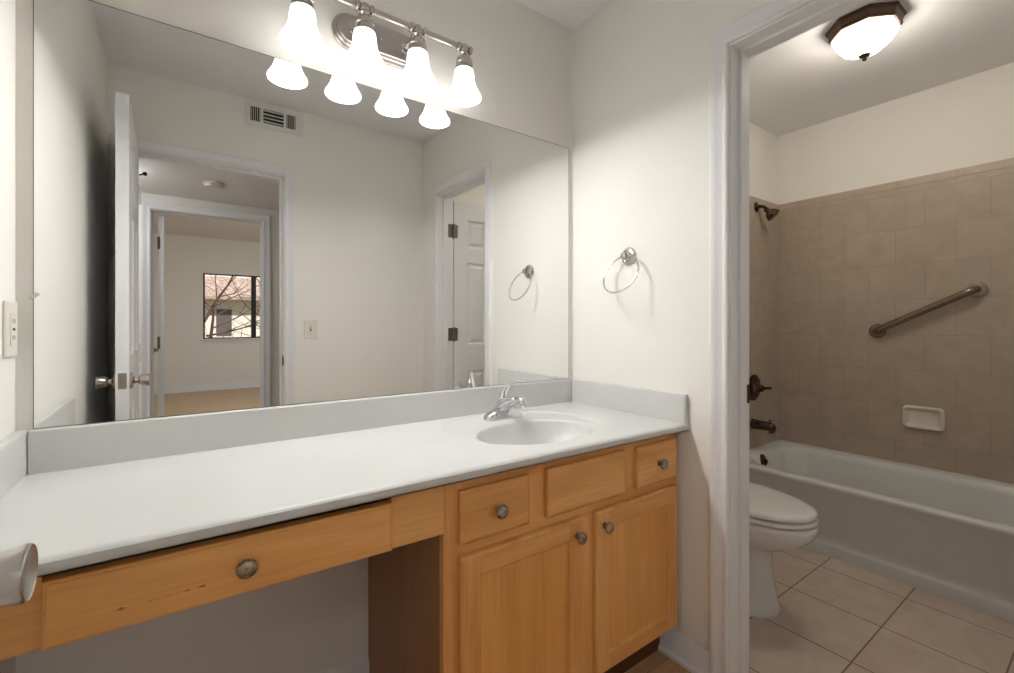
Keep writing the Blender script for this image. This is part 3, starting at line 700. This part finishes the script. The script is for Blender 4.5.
gr = thing('grab_bar', tuple(ga), 'angled metal grab bar on the long tiled wall', 'grab bar')
off = Vector((-.042, 0, 0)); dr = (gb-ga).normalized()
pts = [ga+Vector((-.004, 0, 0)), ga+Vector((-.024, 0, 0)), ga+off*.85+dr*.006, ga+off+dr*.022, ga+off+dr*.06, gb+off-dr*.06, gb+off-dr*.022, gb+off*.85-dr*.006, gb+Vector((-.024, 0, 0)), gb+Vector((-.004, 0, 0))]
obj('bar', MB().tube(pts, .0185, 20), M['barsteel'], gr, smooth=60)
for p, mm in ((ga, 'barsteel'), (gb, 'steel')):
    obj('flange', MB().lathe([(0, 0), (.040, 0), (.041, .003), (.038, .009), (.030, .011), (.017, .0115), (0, .0115)], 36, rot_to((-1, 0, 0), p)), M[mm], gr, smooth=35)
sdh = thing('soap_dish', (TX, -.753, .575), 'white ceramic soap dish set in the tiled wall above the tub', 'soap dish')
def rx(y0, y1, z0, z1, r, x, n=6):
    out = []
    for (cy, cz, a0) in ((y1-r, z1-r, 0), (y0+r, z1-r, PI/2), (y0+r, z0+r, PI), (y1-r, z0+r, 3*PI/2)):
        for k in range(n+1):
            a = a0+PI/2*k/n; out.append((x, cy+r*math.cos(a), cz+r*math.sin(a)))
    return out
M['ceramic'] = mat('almond_ceramic', srgb(226, 218, 206), .15, coat=.3)
ya, yb, za, zb = -.842, -.668, .574, .700
obj('dish', MB().loft([rx(ya, yb, za, zb, .022, TX), rx(ya, yb, za, zb, .022, TX-.010), rx(ya+.002, yb-.002, za+.002, zb-.002, .021, TX-.016), rx(ya+.008, yb-.008, za+.008, zb-.008, .017, TX-.021), rx(ya+.014, yb-.014, za+.014, zb-.014, .012, TX-.020), rx(ya+.020, yb-.020, za+.021, zb-.019, .009, TX-.012), rx(ya+.026, yb-.026, za+.030, zb-.024, .008, TX-.006)]), M['ceramic'], sdh, smooth=40)

# ------------------------------------------------------------------ toilet
TXc = 2.215
to = thing('toilet', (TXc, -.35, 0), 'white two piece toilet beside the bathtub', 'toilet')
def egg(cx, yb_, yf, hw, z, n=40, p=2.3, dx=0):
    """closed outline elongated along y: back at yb_, front at yf (more negative)"""
    out = []; ym = yb_+(yf-yb_)*.42
    for k in range(n):
        a = 2*PI*k/n; c, s = math.cos(a), math.sin(a)
        x = hw*math.copysign(abs(c)**(2/p), c)
        if s >= 0: y = ym+(yb_-ym)*abs(s)**(2/2.6)
        else: y = ym+(yf-ym)*abs(s)**(2/2.05)
        out.append((cx+x, y, z))
    return out
b = MB().loft([egg(TXc, -.14, -.614, .142, 0), egg(TXc, -.14, -.614, .142, .014), egg(TXc, -.15, -.606, .135, .03), egg(TXc, -.16, -.592, .124, .12), egg(TXc, -.17, -.582, .115, .20),
               egg(TXc, -.17, -.590, .117, .245), egg(TXc, -.165, -.650, .134, .275), egg(TXc, -.16, -.712, .164, .312), egg(TXc, -.16, -.742, .182, .350), egg(TXc, -.16, -.748, .187, .372), egg(TXc, -.16, -.744, .184, .388), egg(TXc, -.17, -.735, .176, .391)])
obj('bowl', b, M['porcelain'], to, smooth=60)
M['gap'] = mat('dark_gap_shade', srgb(34, 32, 30), .8)  # near-black rings paint the shade in the seat and lid gaps
obj('bowl_gap_shade', MB().loft([egg(TXc, -.24, -.722, .162, .391), egg(TXc, -.24, -.722, .162, .3965)]), M['gap'], to)
obj('seat', MB().loft([egg(TXc, -.21, -.741, .181, .3965), egg(TXc, -.205, -.746, .186, .399), egg(TXc, -.205, -.746, .186, .409), egg(TXc, -.21, -.742, .182, .4125)]), M['porcelain'], to, smooth=50)
obj('lid_gap_shade', MB().loft([egg(TXc, -.24, -.718, .158, .4125), egg(TXc, -.24, -.718, .158, .4185)]), M['gap'], to)
obj('lid', MB().loft([egg(TXc, -.205, -.737, .178, .4185), egg(TXc, -.20, -.743, .184, .4215), egg(TXc, -.20, -.743, .184, .430), egg(TXc, -.205, -.735, .177, .4375), egg(TXc, -.225, -.70, .155, .443), egg(TXc, -.27, -.62, .10, .446), egg(TXc, -.36, -.50, .03, .447)]), M['porcelain'], to, smooth=60)
def tk(x0, x1_, y0, y1, z): return rr(x0, x1_, y0, y1, .03, z, 6)
obj('tank', MB().loft([tk(TXc-.20, TXc+.20, -.195, -.026, .385), tk(TXc-.215, TXc+.215, -.205, -.025, .45), tk(TXc-.225, TXc+.225, -.210, -.025, .72)]), M['porcelain'], to, smooth=50)
obj('tank_lid', MB().loft([tk(TXc-.232, TXc+.232, -.218, -.024, .722), tk(TXc-.234, TXc+.234, -.220, -.024, .745), tk(TXc-.225, TXc+.225, -.212, -.026, .755)]), M['porcelain'], to, smooth=50)
obj('flush_handle', MB().lathe([(0, 0), (.012, 0), (.012, .01), (0, .012)], 20, rot_to((0, -1, 0), (TXc-.17, -.210, .66))).tube([(TXc-.17, -.220, .66), (TXc-.13, -.226, .652), (TXc-.10, -.226, .650)], .006, 10), M['chrome'], to)
for dx in (-.06, .06): obj('seat_hinge', MB().lathe([(0, 0), (.014, 0), (.014, .014), (.009, .02), (0, .021)], 16, Matrix.Translation((TXc+dx, -.222, .4185))), M['porcelain'], to)

# ------------------------------------------------------------------ tub room ceiling light
QX, QY = 2.667, -.762
cl = thing('ceiling_light', (QX, QY, H), 'octagonal bronze flush mount ceiling light with frosted bowl in the tub room', 'ceiling light')
rt = Matrix.Translation((QX, QY, 0)) @ Matrix.Rotation(PI/8, 4, 'Z')
obj('canopy', MB().lathe([(.128, H-.0005), (.137, H-.004), (.139, H-.011), (.131, H-.017), (.127, H-.028), (.124, H-.036), (.127, H-.042), (.124, H-.050), (.108, H-.052)], 8, rt), M['lampbronze'], cl, smooth=15)
M['bowl'] = mat('lit_frosted_bowl', srgb(250, 236, 214), .4, emit=((1, .92, .81, 1), TUB_E))
obj('glass_bowl', MB().lathe([(.116, H-.046), (.113, H-.062), (.102, H-.086), (.080, H-.110), (.050, H-.130), (.022, H-.140), (0, H-.141)], 8, rt), M['bowl'], cl, smooth=15)
obj('finial', MB().lathe([(0, H-.136), (.021, H-.138), (.023, H-.143), (.013, H-.147), (.006, H-.151), (.009, H-.157), (.007, H-.163), (0, H-.166)], 20, Matrix.Translation((QX, QY, 0))), M['lampbronze'], cl, smooth=40)

# ------------------------------------------------------------------ hall and bedroom fittings
sm = thing('smoke_detector', (.475, -2.33, HZ), 'round white smoke detector on the hall ceiling, seen in the mirror', 'smoke detector')
obj('body', MB().lathe([(.062, HZ-.0005), (.066, HZ-.003), (.066, HZ-.010), (.058, HZ-.013), (.054, HZ-.028), (.040, HZ-.033), (0, HZ-.034)], 36, Matrix.Translation((.475, -2.33, 0))), M['plastic'], sm, smooth=35)
hl = thing('hall_fill_light', (-.12, -2.30, HZ), 'added round ceiling light, out of view, that brightens the hall', 'ceiling light')  # assumed lamp, added out of view to light the hall and doorway
M['hallglow'] = mat('hall_fill_glow', (1, 1, 1, 1), .4, emit=((.98, .99, 1, 1), HALL_E))
obj('base_ring', MB().lathe([(.10, HZ-.0005), (.13, HZ-.002), (.13, HZ-.018), (.12, HZ-.02)], 32, Matrix.Translation((-.12, -2.30, 0))), M['nickel'], hl)
obj('glass_bowl', MB().lathe([(.12, HZ-.019), (.115, HZ-.035), (.09, HZ-.055), (.05, HZ-.068), (0, HZ-.072)], 32, Matrix.Translation((-.12, -2.30, 0))), M['hallglow'], hl)
bl = thing('bedroom_fill_light', (1.2, -5.4, BH), 'added round ceiling light, out of view, that brightens the bedroom', 'ceiling light')  # unseen lamp added to brighten the bedroom
M['bedglow'] = mat('bedroom_fill_glow', (1, 1, 1, 1), .4, emit=((.93, .97, 1, 1), BED_E))
obj('base_ring', MB().lathe([(.18, BH-.0005), (.21, BH-.002), (.21, BH-.018), (.20, BH-.02)], 32, Matrix.Translation((1.2, -5.4, 0))), M['nickel'], bl)
obj('glass_bowl', MB().lathe([(.20, BH-.019), (.19, BH-.04), (.15, BH-.07), (.08, BH-.09), (0, BH-.095)], 32, Matrix.Translation((1.2, -5.4, 0))), M['bedglow'], bl)
# window
M['winframe'] = mat('dark_bronze_frame', srgb(52, 42, 38), .5)
M['glasspane'] = mat('window_glass', (1, 1, 1, 1), 0, trans=1, ior=1.0, spec=.1)
wn = thing('window_1', ((WX0+WX1)/2, BY, WZ0), 'sliding bedroom window with dark frame, seen in the mirror', 'window'); wn['kind'] = 'structure'
fy0, fy1 = BY-.09, BY-.045
b = MB(); b.box(WX0, WX0+.028, fy0, fy1, WZ0, WZ1).box(WX1-.028, WX1, fy0, fy1, WZ0, WZ1).box(WX0+.028, WX1-.028, fy0, fy1, WZ0, WZ0+.018).box(WX0+.028, WX1-.028, fy0, fy1, WZ1-.018, WZ1)
obj('window_frame', b, M['winframe'], wn)
obj('mullion', MB().box(1.315, 1.392, fy0, fy1+.01, WZ0+.018, WZ1-.018), M['winframe'], wn)
obj('window_pane', MB().box(WX0+.028, 1.315, BY-.07, BY-.066, WZ0+.018, WZ1-.018), M['glasspane'], wn, smooth=0)
obj('window_pane', MB().box(1.392, WX1-.028, BY-.07, BY-.066, WZ0+.018, WZ1-.018), M['glasspane'], wn, smooth=0)
obj('window_sill', MB().box(WX0-.05, WX1+.05, BY-.04, BY+.035, WZ0-.022, WZ0).box(WX0-.03, WX1+.03, BY, BY+.012, WZ0-.075, WZ0-.022), M['trim'], wn, bevel=.003)
obj('blind_rail', MB().box(WX0, WX1, BY-.04, BY+.01, WZ1-.002, WZ1+.035), M['trim'], wn, bevel=.004)

# ------------------------------------------------------------------ outdoors
def siding(name, c1, c2, pitch):
    m = bpy.data.materials.new(name); m.use_nodes = True
    N, L = m.node_tree.nodes, m.node_tree.links; p = N['Principled BSDF']; p.inputs['Roughness'].default_value = .7
    tc = N.new('ShaderNodeTexCoord'); sp = N.new('ShaderNodeSeparateXYZ'); L.new(tc.outputs['Object'], sp.inputs[0])
    a = N.new('ShaderNodeMath'); a.operation = 'DIVIDE'; L.new(sp.outputs[2], a.inputs[0]); a.inputs[1].default_value = pitch
    f = N.new('ShaderNodeMath'); f.operation = 'FRACT'; L.new(a.outputs[0], f.inputs[0])
    r = N.new('ShaderNodeValToRGB'); r.color_ramp.elements[0].position = .16; r.color_ramp.elements[0].color = c2; r.color_ramp.elements[1].position = .22; r.color_ramp.elements[1].color = c1
    L.new(f.outputs[0], r.inputs[0]); L.new(r.outputs[0], p.inputs['Base Color'])
    return m
M['siding'] = siding('lap_siding', srgb(240, 226, 216), srgb(150, 128, 118), .20)
M['roof'] = mat('shingles', srgb(150, 132, 122), .8, var=(srgb(196, 176, 162), 9))
M['extwin'] = mat('dark_glazing', srgb(104, 100, 98), .2)
M['exttrim'] = mat('house_trim', srgb(236, 228, 216), .6)
M['bark'] = mat('bark', srgb(120, 92, 84), .9, var=(srgb(84, 62, 56), 20), bump=(40, .4))
M['lawn'] = mat('winter_lawn', srgb(150, 140, 96), .95, var=(srgb(120, 116, 76), 4))
struct('ground', MB().box(-12, 16, -30, BY-.12, -.6, -.5), M['lawn'], 'winter lawn outside the bedroom window', 'ground')
nh = thing('neighbor_house', (1.5, -15, -.5), 'pale sided house with shingled lower roof outside the bedroom window', 'house')
obj('wall', MB().box(-5, 9, -20, -15, -.5, 5.5), M['siding'], nh)
obj('lower_roof', MB().loft([[(x, -15.0, 2.62), (x, -13.6, 1.95), (x, -13.6, 1.86), (x, -15.0, 2.4)] for x in (-3.5, 8)]), M['roof'], nh)
obj('porch_wall', MB().box(-3.2, 7.7, -15, -13.98, -.5, 1.95), M['exttrim'], nh)
for x0 in (1.05, 3.2):
    f = obj('window', MB().box(x0-.06, x0+.86, -13.97, -13.99, .75, 1.66).box(x0+.80, x0+.92, -13.96, -13.99, .7, 1.7), M['exttrim'], nh)
    obj('pane', MB().box(x0+.02, x0+.40, -13.96, -13.972, .82, 1.60), M['extwin'], f)
random.seed(5)
tree = MB()
def branch(p, d, r, ln, lev):
    pts = [Vector(p)]; rs = [r]; d = Vector(d).normalized(); n = 5
    for i in range(n):
        d = (d+Vector((random.uniform(-.22, .22), random.uniform(-.15, .15), random.uniform(-.16, .2)))).normalized()
        pts.append(pts[-1]+d*ln/n); rs.append(r*(1-.13*(i+1)))
    tree.tube(pts, [q*.62 for q in rs], 7 if lev < 2 else 5)
    if lev < 3:
        for k in range(4 if lev else 5):
            i = random.randint(1, n)
            q = Vector((random.uniform(-1, 1), random.uniform(-.4, .4), random.uniform(-.35, .9))).normalized()
            branch(pts[i], (d*.8+q).normalized(), rs[i]*.62, ln*.68, lev+1)
branch((.62, -10.4, -.5), (.05, 0, 1), .10, 2.0, 0)
branch((.66, -10.4, 1.2), (.35, 0, 1), .055, 1.6, 1)
branch((.70, -10.4, .9), (1, 0, .1), .035, 1.7, 1)
branch((2.9, -10.9, .6), (-1, 0, .25), .035, 1.8, 1)
branch((2.9, -10.9, -.5), (0, 0, 1), .09, 2.4, 0)
tag(obj('bare_tree', tree, M['bark'], smooth=60), 'bare branched tree close outside the bedroom window, seen in the mirror', 'tree')
